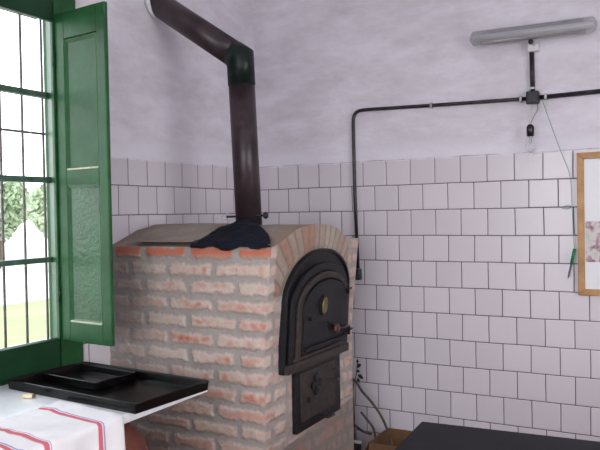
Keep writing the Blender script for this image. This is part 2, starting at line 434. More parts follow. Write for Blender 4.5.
w3 = bpy.data.objects.new('fill_window_3', None); w3.location = (XR, -2.7, .9); COL.objects.link(w3); struct(w3)  # unseen window added with its wall opening to go with the right fill lamp
b = MB()
for y in (-3.75, -2.73, -1.71): b.box((XR+.1, y, .9), (XR+.16, y+.06, 2.6))
b.box((XR+.1, -3.75, .9), (XR+.16, -1.65, .96)); b.box((XR+.1, -3.75, 2.54), (XR+.16, -1.65, 2.6))
b.build('window_frame', M_green, w3, bevel=.004)
MB().box((XR+.125, -3.75, .9), (XR+.13, -1.65, 2.6)).build('pane', M_glass, w3)

# outside
M_gravel = mottled('pale_gravel', (200,198,192), (216,214,208), 1, .9)
for nm, a_, b_, mt_ in (('lawn', -9.5, -5.6, M_grass), ('gravel_ground', -90, -9.5, M_gravel), ('paved_path', -5.6, -.15, M_gravel)):
    gr = MB().box((a_, -60, -.35), (b_, 90, -.25)).build(nm, mt_); gr['kind'] = 'structure'
gr = MB().box((-.3, -60, -.35), (60, YF-.3, -.25)).build('yard', M_doorwood); gr['kind'] = 'structure'

# ------------------------------------------------------------------ brick oven
OV = Vector((.46, -.94, 0))
oven = thing('brick_oven', OV, 'rough brick oven with arched top and black iron doors in the tiled corner', 'oven')
YA, YB = -1.38, -.475
PROF = [(-1.38,1.350),(-1.33,1.362),(-1.286,1.376),(-1.233,1.396),(-1.17,1.420),(-1.10,1.434),(-1.0,1.440),(-.92,1.440),(-.84,1.434),(-.75,1.414),(-.68,1.388),(-.64,1.368),(-.60,1.358),(-.475,1.354)]
def top(y):
    for (a, za), (b_, zb) in zip(PROF, PROF[1:]):
        if a <= y <= b_:
            t = (y-a)/(b_-a); return za+(zb-za)*t
    return PROF[0][1] if y < PROF[0][0] else PROF[-1][1]
def xf(z):
    if z > 1.08: return .905+(z-1.08)/.27*.027
    if z > .91: return .887+(z-.91)/.17*.018
    return .885
ROWZ = [1.325-.0788*k for k in range(17)]
def sm(a, b, x):
    t = max(0, min(1, (x-a)/(b-a))) if a != b else 0
    return t*t*(3-2*t)
def mixc(a, b, t): return tuple(a[i]*(1-t)+b[i]*t for i in range(3))
C_mort = lin((166,157,152)); C_mort2 = lin((146,139,135)); C_scum = lin((197,184,174)); C_pink = lin((182,148,132))
C_red = lin((176,90,64)); C_or = lin((184,96,70))
CORE = 0
def brick_at(u, z, joints_even, joints_odd, key, hcell):
    """returns (mask, id random triple)"""
    wu = u + .014*nz(u, z, key, 20) + .007*nz(u, z, key+3, 60); wz = z + .011*nz(u, z, key+7, 13) + .008*nz(u, z, key+9, 50) + .004*nz(u, z, key+13, 110)
    k = int(round((ROWZ[0]-wz)/.0788)); k = max(0, min(16, k))
    dzz = abs(wz-(ROWZ[0]-.0788*k))
    js = joints_even if k % 2 == 0 else joints_odd
    best = None
    for i in range(len(js)-1):
        if js[i] <= wu < js[i+1]:
            best = i
            d = min(wu-js[i], js[i+1]-wu) - .013
            break
    if best is None: return 0, k, 0, 0
    rnd = random.Random(int(k*131+best*17+key*1009))
    hh = .0265 - rnd.random()*.005
    mz = sm(-.003, .014, hh+.004-dzz); mu = sm(-.002, .016, d+.002)
    global CORE; CORE = sm(.0, .020, hh-dzz)*sm(.0, .03, d)
    return mz*mu, k, rnd.random(), rnd.random()
JE = [-.05, .040, .227, .486, .751, .96]; JO = [-.05, .14, .369, .631, .96]
JE2 = [-.05, .11, .33, .56, .76, .96]
FE = [-1.40, -1.318, -1.19, -.95, -.70, -.585, -.45]; FO = [-1.40, -1.20, -1.0, -.8, -.62, -.545, -.45]
def side_col(x, z):
    m, k, r1, r2 = brick_at(x, z, JE if k_par(z) else JE, JO, 1, 0)
    n1 = nz(x, z, 5, 9)*.5+.5; n2 = nz(x, z, 11, 30)*.5+.5; n3 = nz(x, z, 21, 4)*.5+.5
    fade = 1 - .60*sm(.55, .05, x)*(1 if z < 1.28 else 0)
    m2 = m*(fade if k > 0 else 1)
    if k == 0:
        bc = mixc(C_or, C_pink, .35*n1 + .6*sm(1.325, 1.30, z))
    else:
        redness = sm(.42, .74, n2*.55+n1*.2+r1*.28+.10*sm(.8, .55, z))*(.15+.85*CORE)
        bc = mixc(C_scum, C_pink, .1+.5*n1)
        bc = mixc(bc, C_red, redness*(.4+.6*r2))
        low = sm(.62, .50, z)
        bc = mixc(bc, C_pink, .4*low)
    mc = mixc(C_mort, C_mort2, n3)
    c = mixc(mc, bc, min(1, m2*1.05))
    return c, m2
def k_par(z): return True
ARC_C, ARC_Z, ARC_A, ARC_H = -.938, 1.095, .352, .222
def arc_s(y, z):
    return math.hypot((y-ARC_C)/ARC_A, max(0, z-ARC_Z)/ARC_H) if z > ARC_Z else abs((y-ARC_C)/ARC_A)
def front_col(y, z):
    s_ = arc_s(y, z)
    n1 = nz(y, z, 35, 9)*.5+.5; n2 = nz(y, z, 31, 30)*.5+.5; n3 = nz(y, z, 41, 4)*.5+.5
    if z > 1.13 and y > -1.335 and y < -.60 and s_ < 1.75 and (y < -.64 or z > 1.2):
        ang = math.atan2((z-ARC_Z+.16), (y-ARC_C)); q = ang/(PI/26) + .12*nz(y, z, 2, 12)
        i = math.floor(q); fr = abs(q-i-.5)*2
        r = random.Random(i*37+5).random()
        bc = mixc(lin((128,104,88)), lin((158,110,92)), r) if r > .35 else mixc(lin((140,124,108)), lin((176,160,148)), r*2)
        bc = mixc(bc, lin((196,176,164)), .35*n2)
        if y > -.88: bc = mixc(bc, lin((186,176,168)), .6*r+.15)
        m = sm(1.0, .62, fr)*sm(1.0, 1.04, s_)
        mc = mixc(lin((138,126,112)), lin((120,108,98)), n3)
        return mixc(mc, bc, m), m*.7
    m, k, r1, r2 = brick_at(y, z, FE, FO, 2, 0)
    redness = sm(.50, .80, n2*.5+n1*.25+r1*.35)*(.2+.8*CORE)
    bc = mixc(C_scum, C_pink, .15+.4*n1); bc = mixc(bc, C_red, redness*(.3+.7*r2))
    mc = mixc(C_mort, lin((160,150,142)), n3)
    c = mixc(mc, bc, m)
    # dark cement patch low on the front
    line = .445 + (y+1.2)*.07
    dk = sm(line+.004, line-.012, z)
    c = mixc(c, mixc(lin((104,94,88)), lin((150,88,74)), .5*sm(.58, .75, n1)), dk*.6)
    ledge = sm(line+.045, line+.03, z)*(1-dk)
    c = mixc(c, lin((176,160,152)), .8*ledge)
    return c, m*(1-dk)
body = MB(); cols = []
def g_side(i, j):
    x0 = i; z = j*1.35
    x = x0*xf(z)
    c, m = side_col(x, z); cols.append(c)
    e = min(1, (1-x0)*22, (1-j)*30)
    return Vector((x, YA - e*(m*.009 + .002*nz(x, z, 3, 25)), z))
body.grid(g_side, 230, 330, flip=False)
def g_front(i, j):
    y = YA+(YB-YA)*i
    zl = j*1.35; t = top(y)
    z = zl if zl < 1.1 else 1.1+(zl-1.1)*(t-1.1)/.25
    c, m = front_col(y, z)
    if i > .999 or i < .001: m = 0
    if (arc_s(y+.003, z) < 1.08 and z > .75) or (-1.19 < y < -.65 and .45 < z <= .8): m = 0
    cols.append(c); e = min(1, i*30, (1-i)*40, (1-j)*30)
    return Vector((xf(z) + e*(m*.008 + .002*nz(y, z, 8, 25)), y, z))
body.grid(g_front, 200, 300)
def g_top(i, j):
    y = YA+(YB-YA)*j; t = top(y); x = i*xf(t)
    n = nz(x, y, 1, 6)
    k = sm(.80, .86, x)
    c = mixc(mixc(lin((158,146,136)), lin((136,124,114)), n*.5+.5), lin((140,118,100)), k*.6)
    cols.append(c)
    e = min(1, (1-i)*20, j*20, (1-j)*20)
    return Vector((x, y, t + e*(.004*n + .002*nz(x, y, 4, 20))))
body.grid(g_top, 80, 80, flip=False)
n0 = len(body.v)
body.box((.0, YB-.001, 0), (.885, YB, 1.354)); 
body.box((0, YA+.001, 0), (.88, YB-.002, .0005))
for _ in range(len(body.v)-n0): cols.append(C_mort)
ob = body.build('brick_body', M_brick, oven, fix=False)
ca = ob.data.color_attributes.new('tint', 'FLOAT_COLOR', 'POINT')
for i, c in enumerate(cols): ca.data[i].color = (*c, 1)
# cast iron door surround: nested arched plates
def fx(p, q, d): return Vector((xf(q)+d, p, q))
def arch(cy, a, z0, zs, h, n=24, pw=1.0):
    out = [(cy-a, z0)]
    for k in range(n+1):
        th = PI - PI*k/n
        out.append((cy+a*math.cos(th), zs+h*math.sin(th)**pw))
    out.append((cy+a, z0)); return out
fr = MB().prism(arch(-.928, .333, .775, 1.10, .222), fx, -.01, .016)
fr.ring(arch(-.928, .333, .775, 1.10, .222), arch(-.928, .317, .775, 1.10, .206), fx, .012, .026)
frame = fr.build('iron_door_surround', M_iron, oven, bevel=.004)
m2 = MB().ring(arch(-.925, .302, .80, 1.075, .180), arch(-.925, .262, .80, 1.065, .150), fx, .010, .036)
m2.build('outer_moulding', M_iron, oven, bevel=.006)
m3 = MB().ring(arch(-.912, .262, .80, 1.06, .152), arch(-.905, .232, .80, 1.055, .122), fx, .010, .046)
m3.build('inner_moulding', M_rust, oven, bevel=.008)
lg = MB().prism([(-1.255,.775),(-1.255,.818),(-.62,.818),(-.62,.775)], fx, .0, .05)
lg.prism([(-1.20,.818),(-1.20,.838),(-.65,.838),(-.65,.818)], fx, .0, .045)
lg.build('iron_ledge', M_rust, oven, bevel=.006)
d = MB().prism(arch(-.903, .229, .842, 1.05, .122), fx, .02, .050)
door = d.build('firing_door', M_iron, oven, bevel=.008); tag(door, 'black arched iron door with an oval brass emblem')
e = MB()
def ell(cy, cz, a, h, n=20): return [(cy+a*math.cos(2*PI*k/n), cz+h*math.sin(2*PI*k/n)) for k in range(n)]
e.prism(ell(-.948, 1.052, .034, .050), fx, .045, .058)
sub(e, 'emblem_rim', M_iron, door, .004)
e = MB(); e.prism(ell(-.948, 1.052, .024, .040), fx, .055, .067); sub(e, 'brass_emblem', M_brass, door, .005)
k = MB(); k.lathe([(.006,0),(.006,.012),(.011,.016),(.011,.022),(.006,.026)], (.935,-1.075,1.005), 14, Matrix.Rotation(PI/2, 3, 'Y').to_4x4())
sub(k, 'knob', M_iron, door)
k = MB(); k.lathe([(.009,0),(.010,.015),(.022,.02),(.026,.03),(.018,.04),(.006,.042)], (.930,-.815,.922), 16, Matrix.Rotation(PI/2, 3, 'Y').to_4x4())
sub(k, 'latch_knob', mottled('reddish_iron', (70,44,42), (92,58,54), 20, .5, .3), door)
k = MB(); k.tube([(.965,-.79,.92),(.968,-.72,.916),(.955,-.672,.916)], .006, 8); sub(k, 'latch_rod', M_cond, door)
for z in (1.10, .89):
    k = MB(); k.tube([(.958,-.69,z),(.955,-.63,z+.002)], .007, 8); k.tube([(.955,-.668,z-.022),(.955,-.668,z+.022)], .009, 10)
    sub(k, 'hinge', M_iron, door)
bar = MB(); bar.prism([(-1.12,.855),(-1.12,.872),(-.69,.872),(-.69,.855)], fx, .05, .064); sub(bar, 'door_rail', M_iron, door, .003)
# lower ash door
a = MB()
o1 = [(-1.145,.477),(-1.145,.785),(-.675,.785),(-.675,.477)]; o2 = [(-1.100,.525),(-1.100,.75),(-.745,.75),(-.745,.525)]
a.ring(o1, o2, fx, -.01, .022)
a.build('ash_door_surround', M_iron, oven, bevel=.004)
ash = MB().prism([(-1.103,.522),(-1.103,.752),(-.742,.752),(-.742,.522)], fx, -.01, .026).build('ash_door', M_rust, oven, bevel=.004)
tag(ash, 'small brown rusty iron ash door with a dark clover emblem')
c = MB()
c2 = MB(); c2.prism(ell(-1.035, .612, .014, .014, 10), fx, .024, .036); sub(c2, 'knob', M_iron, ash, .003)
for dy, dz, r in ((0,.032,.022),(0,-.032,.022),(.034,0,.020),(-.034,0,.020),(0,0,.017)):
    c.prism(ell(-.955+dy, .672+dz, r, r*1.0, 12), fx, .024, .036)
sub(c, 'clover_emblem', M_iron, ash, .003)
for z in (.70, .645):
    h_ = MB(); h_.tube([(.915,-.77,z),(.915,-.70,z)], .006, 8); sub(h_, 'hinge', M_cond, ash)
h_ = MB(); h_.tube([(.90,-.93,.512),(.945,-.90,.500),(.950,-.84,.498)], .006, 8); sub(h_, 'pull', M_iron, ash)

# flue pipe ----------------------------------------------------
PX, PY, PR = .576, -1.0, .0655
flue = thing('flue_pipe', (PX, PY, 1.43), 'brown metal flue pipe rising from the oven and bending into the wall', 'pipe')
def ell_ring(c, n_ax, k):            # ring about centre c in the plane spanned by Y and n_ax
    return [Vector(c)+Vector((0,1,0))*k*math.cos(2*PI*q/40)+n_ax*math.sin(2*PI*q/40) for q in range(40)]
def loft(mb, rings):
    vs = [v for r_ in rings for v in r_]; fs = []
    for i in range(len(rings)-1):
        for k in range(40): fs.append((i*40+k, i*40+(k+1)%40, (i+1)*40+(k+1)%40, (i+1)*40+k))
    fs.append(tuple(range(40))); fs.append(tuple((len(rings)-1)*40+k for k in range(40)))
    return mb.add(vs, fs, True)
TOPX, TOPZ = .543, 2.268
dv = (Vector((TOPX, PY, TOPZ))-Vector((PX, PY, 1.44))).normalized(); ds = Vector((-1, 0, .684)).normalized()
pv = Vector((dv.z, 0, -dv.x)); ps = Vector((ds.z, 0, -ds.x))
mt = (pv+ps).normalized(); mt = mt/ mt.dot(pv)
top_c = Vector((TOPX, PY, TOPZ))
loft(MB(), [ell_ring((PX, PY, 1.436), pv*PR, PR), ell_ring(top_c-dv*.125, pv*PR, PR)]).build('vertical_pipe', M_pipe, flue)
R2_ = PR+.003
loft(MB(), [ell_ring(top_c-dv*.135, pv*R2_, R2_), ell_ring(top_c, mt*R2_, R2_), ell_ring(top_c+ds*.045, ps*R2_, R2_)]).build('elbow', M_pipe_elbow, flue)
loft(MB(), [ell_ring(top_c+ds*.035, ps*PR, PR), ell_ring(top_c+ds*(TOPX-.004)/abs(ds.x), ps*PR, PR)]).build('sloping_pipe', M_pipe, flue)
WZP = TOPZ+TOPX*.684
c = MB(); pts = []
for k in range(24):
    t = 2*PI*k/24; pts.append((.018, PY+(PR+.008)*math.cos(t), WZP+(PR+.022)*math.sin(t)))
c.tube(pts, .014, 8, closed=True); c.build('plaster_collar', M_whiteplaster, flue)
c = MB(); c.tube([(PX-.12, PY-.02, 1.482), (PX+.10, PY-.02, 1.486)], .0055, 10)
rod = c.build('damper_rod', M_blackp, flue)
c = MB(); c.lathe([(.006,0),(.015,.002),(.018,.010),(.015,.017),(.006,.019)], (PX+.10, PY-.02, 1.486), 18, Matrix.Rotation(PI/2, 3, 'Y').to_4x4())
sub(c, 'damper_knob', M_blackp, rod)
c = MB(); c.tube(smooth_path([(PX-.07,PY-.02,1.482),(PX-.115,PY-.02,1.497),(PX-.15,PY-.02,1.478),(PX-.11,PY-.02,1.462),(PX-.07,PY-.02,1.474)], 6), .003, 6)
sub(c, 'wire_loop', M_wirew, rod)

# thin sheet lying on the vault ---------------------------------
def sheet_pt(u, v, t):
    # u along the oven, v from front edge up to the ridge
    x = .185+.33*u - .16*v*(1-u); y = -1.392+.34*v
    z = max(top(min(-1.38+.34*v, YB)), 1.352+.0*v) + .009*(1-v)+.006 + .004*math.sin(u*3)
    if v < .3: z = max(z, 1.372+.05*v)
    return Vector((x, y, z+t))
s_ = MB(); s_.grid(lambda u, v: sheet_pt(u, v, .0), 20, 14); s_.grid(lambda u, v: sheet_pt(u, v, .004), 20, 14)
for (a, b_) in (((0,0),(1,0)), ((1,0),(1,1)), ((1,1),(0,1)), ((0,1),(0,0))):
    s_.grid(lambda u, v, a=a, b_=b_: sheet_pt(a[0]+(b_[0]-a[0])*u, a[1]+(b_[1]-a[1])*u, v*.004), 20, 1)
sh = s_.build('thin_sheet', M_sheet, None, loc=(.35,-1.3,1.38))
tag(sh, 'thin grey-brown sheet lying on the left of the oven top', 'sheet')

# navy cloth draped at the pipe foot -----------------------------
def cl_pt(u, v, t):
    y = -1.405+.330*v
    xl = .515+(.02)*v; xr = .948-(.28)*v**1.15
    x = xl+(xr-xl)*u + .006*math.sin(v*9+u*4)
    base = top(max(y, -1.38))
    edge = min(u, 1-u)*2
    lift = .007 + (.008+.010*v)*sm(0, .6, edge) + .010*nz(x, y, 3, 14)*sm(0, .25, edge) + .004*nz(x, y, 8, 40)
    drop = 0
    if v < .12:
        drop = (.12-v)/.12*(.016+.016*max(0, math.sin(u*PI))**2 + .006*math.sin(u*17))
        lift += .003
    if x < .62 and v > .2: lift += .0
    z = base + lift - drop + .004
    if v < .12: y = -1.395-.006*(1+math.sin(u*21))*.5
    return Vector((x, y-(t if v < .12 else 0), z+t))
cl = MB(); cl.grid(lambda u, v: cl_pt(u, v, 0), 60, 40); cl.grid(lambda u, v: cl_pt(u, v, .004), 60, 40)
for (a, b_) in (((0,0),(1,0)), ((1,0),(1,1)), ((1,1),(0,1)), ((0,1),(0,0))):
    cl.grid(lambda u, v, a=a, b_=b_: cl_pt(a[0]+(b_[0]-a[0])*u, a[1]+(b_[1]-a[1])*u, v*.004), 60, 1)
co = cl.build('draped_cloth', M_navy, None, loc=(.7,-1.25,1.39))
tag(co, 'crumpled navy cloth lying on the oven at the foot of the pipe', 'cloth')

# ------------------------------------------------------------------ green shutter
HX, HY = .02, -1.700
shut = thing('window_shutter', (HX, HY, .945), 'green panelled wooden shutter standing open beside the window', 'shutter')
ax = Vector((.352-HX, -1.735-HY, 0)); SL = ax.length; ax.normalize(); nrm = Vector((ax.y, -ax.x, 0))   # points towards viewer (-y)
if nrm.y > 0: nrm = -nrm
def sp_(u, v, d): return Vector((HX, HY, 0)) + ax*u + nrm*d + Vector((0, 0, v))
Z0, Z1 = .945, 2.396; T = .020
b = MB()
def sbox(mb, u0, u1, v0, v1, d0, d1):
    mb.prism([(u0,v0),(u1,v0),(u1,v1),(u0,v1)], sp_, d0, d1)
PU0, PU1 = .062, SL-.055
b = MB(); sbox(b, 0, PU0, Z0, Z1, -T, 0); b.build('stile', M_green, shut, bevel=.004)
b = MB(); sbox(b, PU1, SL, Z0, Z1, -T, 0); b.build('stile', M_green, shut, bevel=.004)
for v0, v1 in ((Z0, 1.030), (1.635, 1.700), (2.280, Z1)):
    b = MB(); sbox(b, PU0, PU1, v0, v1, -T, 0); b.build('rail', M_green, shut, bevel=.002)
for v0, v1 in ((1.030, 1.635), (1.700, 2.275)):
    b = MB(); sbox(b, PU0-.004, PU1+.004, v0-.004, v1+.004, -T+.003, -.010)
    # sloped moulding around the panel
    o1 = [(PU0,v0),(PU1,v0),(PU1,v1),(PU0,v1)]; m_ = .016; o2 = [(PU0+m_,v0+m_),(PU1-m_,v0+m_),(PU1-m_,v1-m_),(PU0+m_,v1-m_)]
    vs = [sp_(p, q, -.001) for p, q in o1]+[sp_(p, q, -.0095) for p, q in o2]
    b.add(vs, [(i, (i+1) % 4, 4+(i+1) % 4, 4+i) for i in range(4)])
    b.build('panel', M_green_gloss if v0 < 1.2 else M_green, shut)
    b = MB(); sbox(b, PU0+.004, PU1-.004, v0+.001, v0+.009, -.012, .002); b.build('panel_bead', M_bead_highlight, shut, bevel=.002)  # highlight on the lower ledge, put into the bead colour
for z in (1.15, 2.2):
    MB().tube([(HX-.004, HY-.004, z-.035), (HX-.004, HY-.004, z+.035)], .008, 10).build('hinge', M_green_dark, shut)

# ------------------------------------------------------------------ counter
ctr = thing('marble_counter', (.38, -2.4, 0), 'white marble counter slab under the window next to the oven', 'counter')
slab = MB().box((.001, -3.35, .774), (.765, -1.625, .808)).build('slab', M_marble, ctr, bevel=.003)
for y in (-3.2, -2.62):
    MB().box((.02, y-.05, 0), (.60, y+.05, .774)).build('support_wall', M_whiteplaster, ctr, bevel=.004)
MB().box((.02, -1.72, .73), (.06, -1.64, .774)).build('wall_bracket', M_rust, ctr)

# large black tray and small tray
def tray(name, c, sx_, sy_, h, rz, tilt, label, z, group=None):
    m = Matrix.Translation((c[0], c[1], z)) @ Matrix.Rotation(rz, 4, 'Z') @ Matrix.Rotation(tilt, 4, 'X')
    o = thing(name, (c[0], c[1], z), label, 'tray', group)
    fl = .004; t = .0025
    def loop(ax_, ay_, zz): return [m @ Vector(p) for p in ((-ax_,-ay_,zz),(ax_,-ay_,zz),(ax_,ay_,zz),(-ax_,ay_,zz))]
    X, Y = sx_/2, sy_/2
    L = [loop(X-fl, Y-fl, 0), loop(X, Y, h), loop(X-.006, Y-.006, h), loop(X-fl-.008, Y-fl-.008, t)]
    vs = [p for q in L for p in q]; fs = [(3,2,1,0)]
    for a in range(3):
        for i in range(4): j = (i+1) % 4; fs.append((a*4+i, a*4+j, a*4+4+j, a*4+4+i))
    fs.append((12,13,14,15))
    MB().add(vs, fs).build('pan', M_blacktray, o, bevel=.0015)
    rim = MB(); pts = [m @ Vector(p) for p in ((-X,-Y,h),(X,-Y,h),(X,Y,h),(-X,Y,h))]
    P = []
    for i in range(4):
        a, b_ = pts[i], pts[(i+1) % 4]
        for k in range(6): P.append(a+(b_-a)*(.02+.96*k/5))
    rim.tube(P, .0035, 8, closed=True); rim.build('rolled_rim', M_blacktray, o)
    return o
tray('baking_tray', (.458, -1.876), .728, .388, .036, math.radians(-4.5), 0, 'large black baking tray lying on the marble counter beside the oven', .8085)
tray('baking_tray', (.275, -1.80), .36, .215, .030, math.radians(-5.5), 0, 'smaller black tray set inside the large tray by the window', .8125)

# striped towel
FX = .768
def tw_pt(u, v, t):
    # u: 0 at right edge going along -y ; v: 0 at back, runs over the slab edge then hangs
    y0 = -2.080-.95*u; back = .42-.0*u + .02*math.sin(u*7)
    L = v*(.345+.34); y = y0 - .045*min(L, .35)/.35
    wr = .010*max(0, nz(back+L, y, 2, 7)) + .006*max(0, nz(back+L, y, 6, 19))
    x = back+L
    if x < FX-.004: return Vector((x, y, .8105+wr+t))
    s2 = x-(FX-.004); R = .012
    if s2 < R*PI/2:
        a = s2/R; return Vector((FX-.004+(R+t)*math.sin(a), y, .8105+wr-R+(R+t)*math.cos(a)))
    dn = s2-R*PI/2
    fold = .012*math.sin(y*26+1.5)*min(1, dn*8)+.006*math.sin(y*61)*min(1, dn*6)
    return Vector((FX+.009+t+max(-.004, fold), y, .8105-R-dn))
tw = MB(); tw.grid(lambda u, v: tw_pt(u, v, 0), 120, 60)
tm = bpy.data.meshes.new('towel')
nu, nv = 120, 60
to = tw.build('striped_towel', M_towel, None, loc=(.6,-2.5,.81), fix=False)
uvl = to.data.uv_layers.new(name='UVMap')
for p in to.data.polygons:
    for li in p.loop_indices:
        vi = to.data.loops[li].vertex_index; i = vi % (nu+1); j = vi//(nu+1)
        uvl.data[li].uv = (i/nu, j/nv)
md = to.modifiers.new('solid', 'SOLIDIFY'); md.thickness = .0025; md.offset = -1
tag(to, 'white kitchen towel with red stripes hanging over the counter edge', 'towel')

# scrap of soap on the counter
sp = thing('soap_piece', (.275, -2.10, .808), 'small cream piece of soap on the marble in front of the tray', 'soap')
m = Matrix.Translation((.275,-2.10,.808)) @ Matrix.Rotation(.5, 4, 'Z')
MB().box((-.022,-.013,.0005), (.018,.013,.016), m).build('soap_bar', M_soap, sp, bevel=.006, seg=3)
MB().box((.012,-.011,.002), (.024,.011,.0145), m).build('worn_end', M_soapd, sp, bevel=.004)

# clay jar under the counter end
jr = MB(); jr.lathe([(.12,0),(.14,.02),(.18,.18),(.195,.36),(.185,.54),(.15,.66),(.10,.715),(.095,.725),(.06,.73)], (.575,-2.02,0), 40)
jo = jr.build('clay_jar', M_clay, None, loc=(.575,-2.02,0)); tag(jo, 'big reddish-brown clay jar standing under the counter behind the towel', 'jar')

# ------------------------------------------------------------------ wiring on the back wall
cd = thing('electrical_conduit', (1.2, -.02, 2.08), 'dark metal conduit running across the plaster to a junction box', 'conduit')
r_ = .0105
MB().tube([(.722,-.016,1.15),(.709,-.016,1.6)]+smooth_path([(.706,-.016,2.01),(.711,-.016,2.075),(.742,-.016,2.106),(.80,-.016,2.110)],6)+[(1.25,-.016,2.098),(1.735,-.016,2.088)], r_, 12).build('conduit_pipe', M_cond, cd)
MB().tube([(1.80,-.016,2.088),(2.3,-.016,2.094),(3.2,-.016,2.10)], r_+.002, 12).build('conduit_pipe', M_cond, cd)
MB().tube([(1.763,-.016,2.12),(1.760,-.016,2.335)], r_+.002, 12).build('conduit_pipe', M_cond, cd)
jb = MB().box((1.733,-.05,2.055), (1.797,-.002,2.122)).build('junction_box', M_box, cd, bevel=.006)
sub(MB().box((1.741,-.056,2.063),(1.789,-.049,2.114)), 'box_lid', M_box, jb, .003)
for x, z in ((1.20, 2.099), (1.70, 2.088), (1.83, 2.089)):
    MB().box((x-.007,-.032,z-.016), (x+.007,-.001,z+.016)).build('pipe_clip', M_alu, cd, bevel=.003)
for z in (2.14,): MB().box((1.752,-.032,z-.007),(1.774,-.001,z+.007)).build('pipe_clip', M_alu, cd, bevel=.002)
go = MB().box((.700,-.040,1.080), (.742,-.001,1.148)).build('outlet_box', M_greenbox, None, bevel=.004, loc=(.73,-.02,1.11))
tag(go, 'small dark green outlet box on the tiles just right of the oven', 'outlet')

lm_ = thing('fluorescent_lamp', (1.76, -.06, 2.43), 'grey fluorescent lamp with clear cover high on the plaster wall', 'lamp')
a0, a1 = Vector((1.445,-.075,2.432)), Vector((2.092,-.075,2.424))
MB().box((1.50,-.062,2.412), (2.03,-.03,2.446)).build('lamp_body', M_alu, lm_, bevel=.008)
MB().tube([a0+(a1-a0)*.03, a0+(a1-a0)*.97], .013, 16).build('tube', newmat('fluorescent_tube_glass', (205,203,205), .3), lm_)
cv = MB(); rr = []; pp = []
for k in range(7):
    t = k/6; pp.append(a0+(a1-a0)*(.035*t)); rr.append(.013+.026*math.sin(t*PI/2))
for k in range(7):
    t = k/6; pp.append(a1+(a0-a1)*(.035*(1-t))); rr.append(.013+.026*math.cos(t*PI/2))
cv.tube(pp, rr, 24); cv.build('clear_cover', M_acryl, lm_)
MB().box((1.52,-.05,2.462), (2.01,-.02,2.474)).build('reflector', M_alu, lm_, bevel=.004)
wb = MB().box((1.742,-.045,2.332), (1.80,-.002,2.372)).build('terminal_block', M_white, lm_, bevel=.004)
sub(MB().lathe([(.004,0),(.013,.003),(.013,.02),(.004,.022)], (1.765,-.05,2.379), 12, Matrix.Rotation(PI/2,3,'X').to_4x4()), 'starter', M_blackp, wb)
sub(MB().tube(smooth_path([(1.775,-.05,2.36),(1.80,-.06,2.39),(1.815,-.05,2.41),(1.80,-.05,2.425)],6), .0035, 8), 'lead', M_wirew, wb)
for x in (1.60, 1.93):
    MB().box((x-.012,-.035,2.415),(x+.012,-.001,2.44)).build('mounting_clip', M_alu, lm_)

bl = thing('light_bulb', (1.757, -.065, 1.95), 'clear light bulb in a black socket hanging from the junction box', 'light bulb')
bx_, by_ = 1.757, -.066
MB().lathe([(.010,.0),(.019,.004),(.020,.05),(.016,.058),(.008,.066)], (bx_,by_,1.878), 18).build('socket', M_blackp, bl)
bulb_m = newmat('clear_bulb_glass', (240,240,240), .03); NT(bulb_m).n['Principled BSDF'].inputs['Transmission Weight'].default_value = .95; NT(bulb_m).n['Principled BSDF'].inputs['IOR'].default_value = 1.15
MB().lathe([(.004,-.082),(.014,-.078),(.023,-.066),(.027,-.050),(.025,-.034),(.017,-.016),(.013,0)], (bx_,by_,1.878), 22).build('glass_envelope', bulb_m, bl)
MB().tube(smooth_path([(bx_,by_,1.885),(bx_-.006,by_,1.855),(bx_,by_,1.838),(bx_+.006,by_,1.855),(bx_,by_,1.885)],4), .0015, 6).build('filament', M_alu, bl)
MB().tube(smooth_path([(bx_-.004,by_,1.95),(bx_-.006,-.055,2.00),(bx_-.006,-.04,2.055)],6), .0028, 8).build('wire', M_wirew, bl)
MB().tube(smooth_path([(bx_+.003,by_,1.95),(bx_+.018,-.06,1.985),(bx_+.034,-.045,2.02),(bx_+.032,-.035,2.057)],6), .0024, 8).build('wire', M_wire, bl)
for dx in (-.016, .012):
    MB().tube(smooth_path([(bx_+dx*.4,by_+.01,1.812),(bx_+dx,by_+.02,1.78),(bx_+dx*1.1,by_+.02,1.745)],4), .0012, 6).build('dangling_thread', M_wirew, bl)

# ------------------------------------------------------------------ notice board, map, string and pen
nb = thing('notice_board', (2.4, -.012, 1.04), 'white notice board in a varnished wooden frame on the tiled wall', 'notice board')
X0, X1_, Zb, Zt = 1.981, 2.87, 1.037, 1.782
def rowf(p, q, d): return Vector((p, -d, q))
FW = .034
for nm, o in (('frame_side', [(X0,Zb),(X0+FW,Zb+FW),(X0+FW,Zt-FW),(X0,Zt)]), ('frame_side', [(X1_,Zb),(X1_-FW,Zb+FW),(X1_-FW,Zt-FW),(X1_,Zt)]),
              ('frame_rail', [(X0,Zb),(X1_,Zb),(X1_-FW,Zb+FW),(X0+FW,Zb+FW)]), ('frame_rail', [(X0,Zt),(X1_,Zt),(X1_-FW,Zt-FW),(X0+FW,Zt-FW)])):
    MB().prism(o, rowf, .002, .026).build(nm, M_frame_wood, nb, bevel=.003)
MB().box((X0+FW-.003,-.014,Zb+FW-.003), (X1_-FW+.003,-.003,Zt-FW+.003)).build('panel', M_panel, nb)
mp = MB().box((X0+FW+.004,-.0160,1.212), (2.30,-.0147,1.425)).build('printed_map', M_map, None, loc=(2.15,-.0155,1.32))
tag(mp, 'small printed map sheet pinned on the white notice board', 'paper')
st = MB().tube(smooth_path([(1.812,-.03,2.076),(1.855,-.03,1.94),(1.905,-.03,1.79),(1.948,-.03,1.66),(1.957,-.032,1.50),(1.962,-.034,1.36),(1.966,-.036,1.285)],8), .0018, 6)
st.tube(smooth_path([(1.957,-.032,1.50),(1.935,-.03,1.508),(1.905,-.03,1.498),(1.93,-.03,1.490),(1.957,-.032,1.50)],4), .0018, 6)
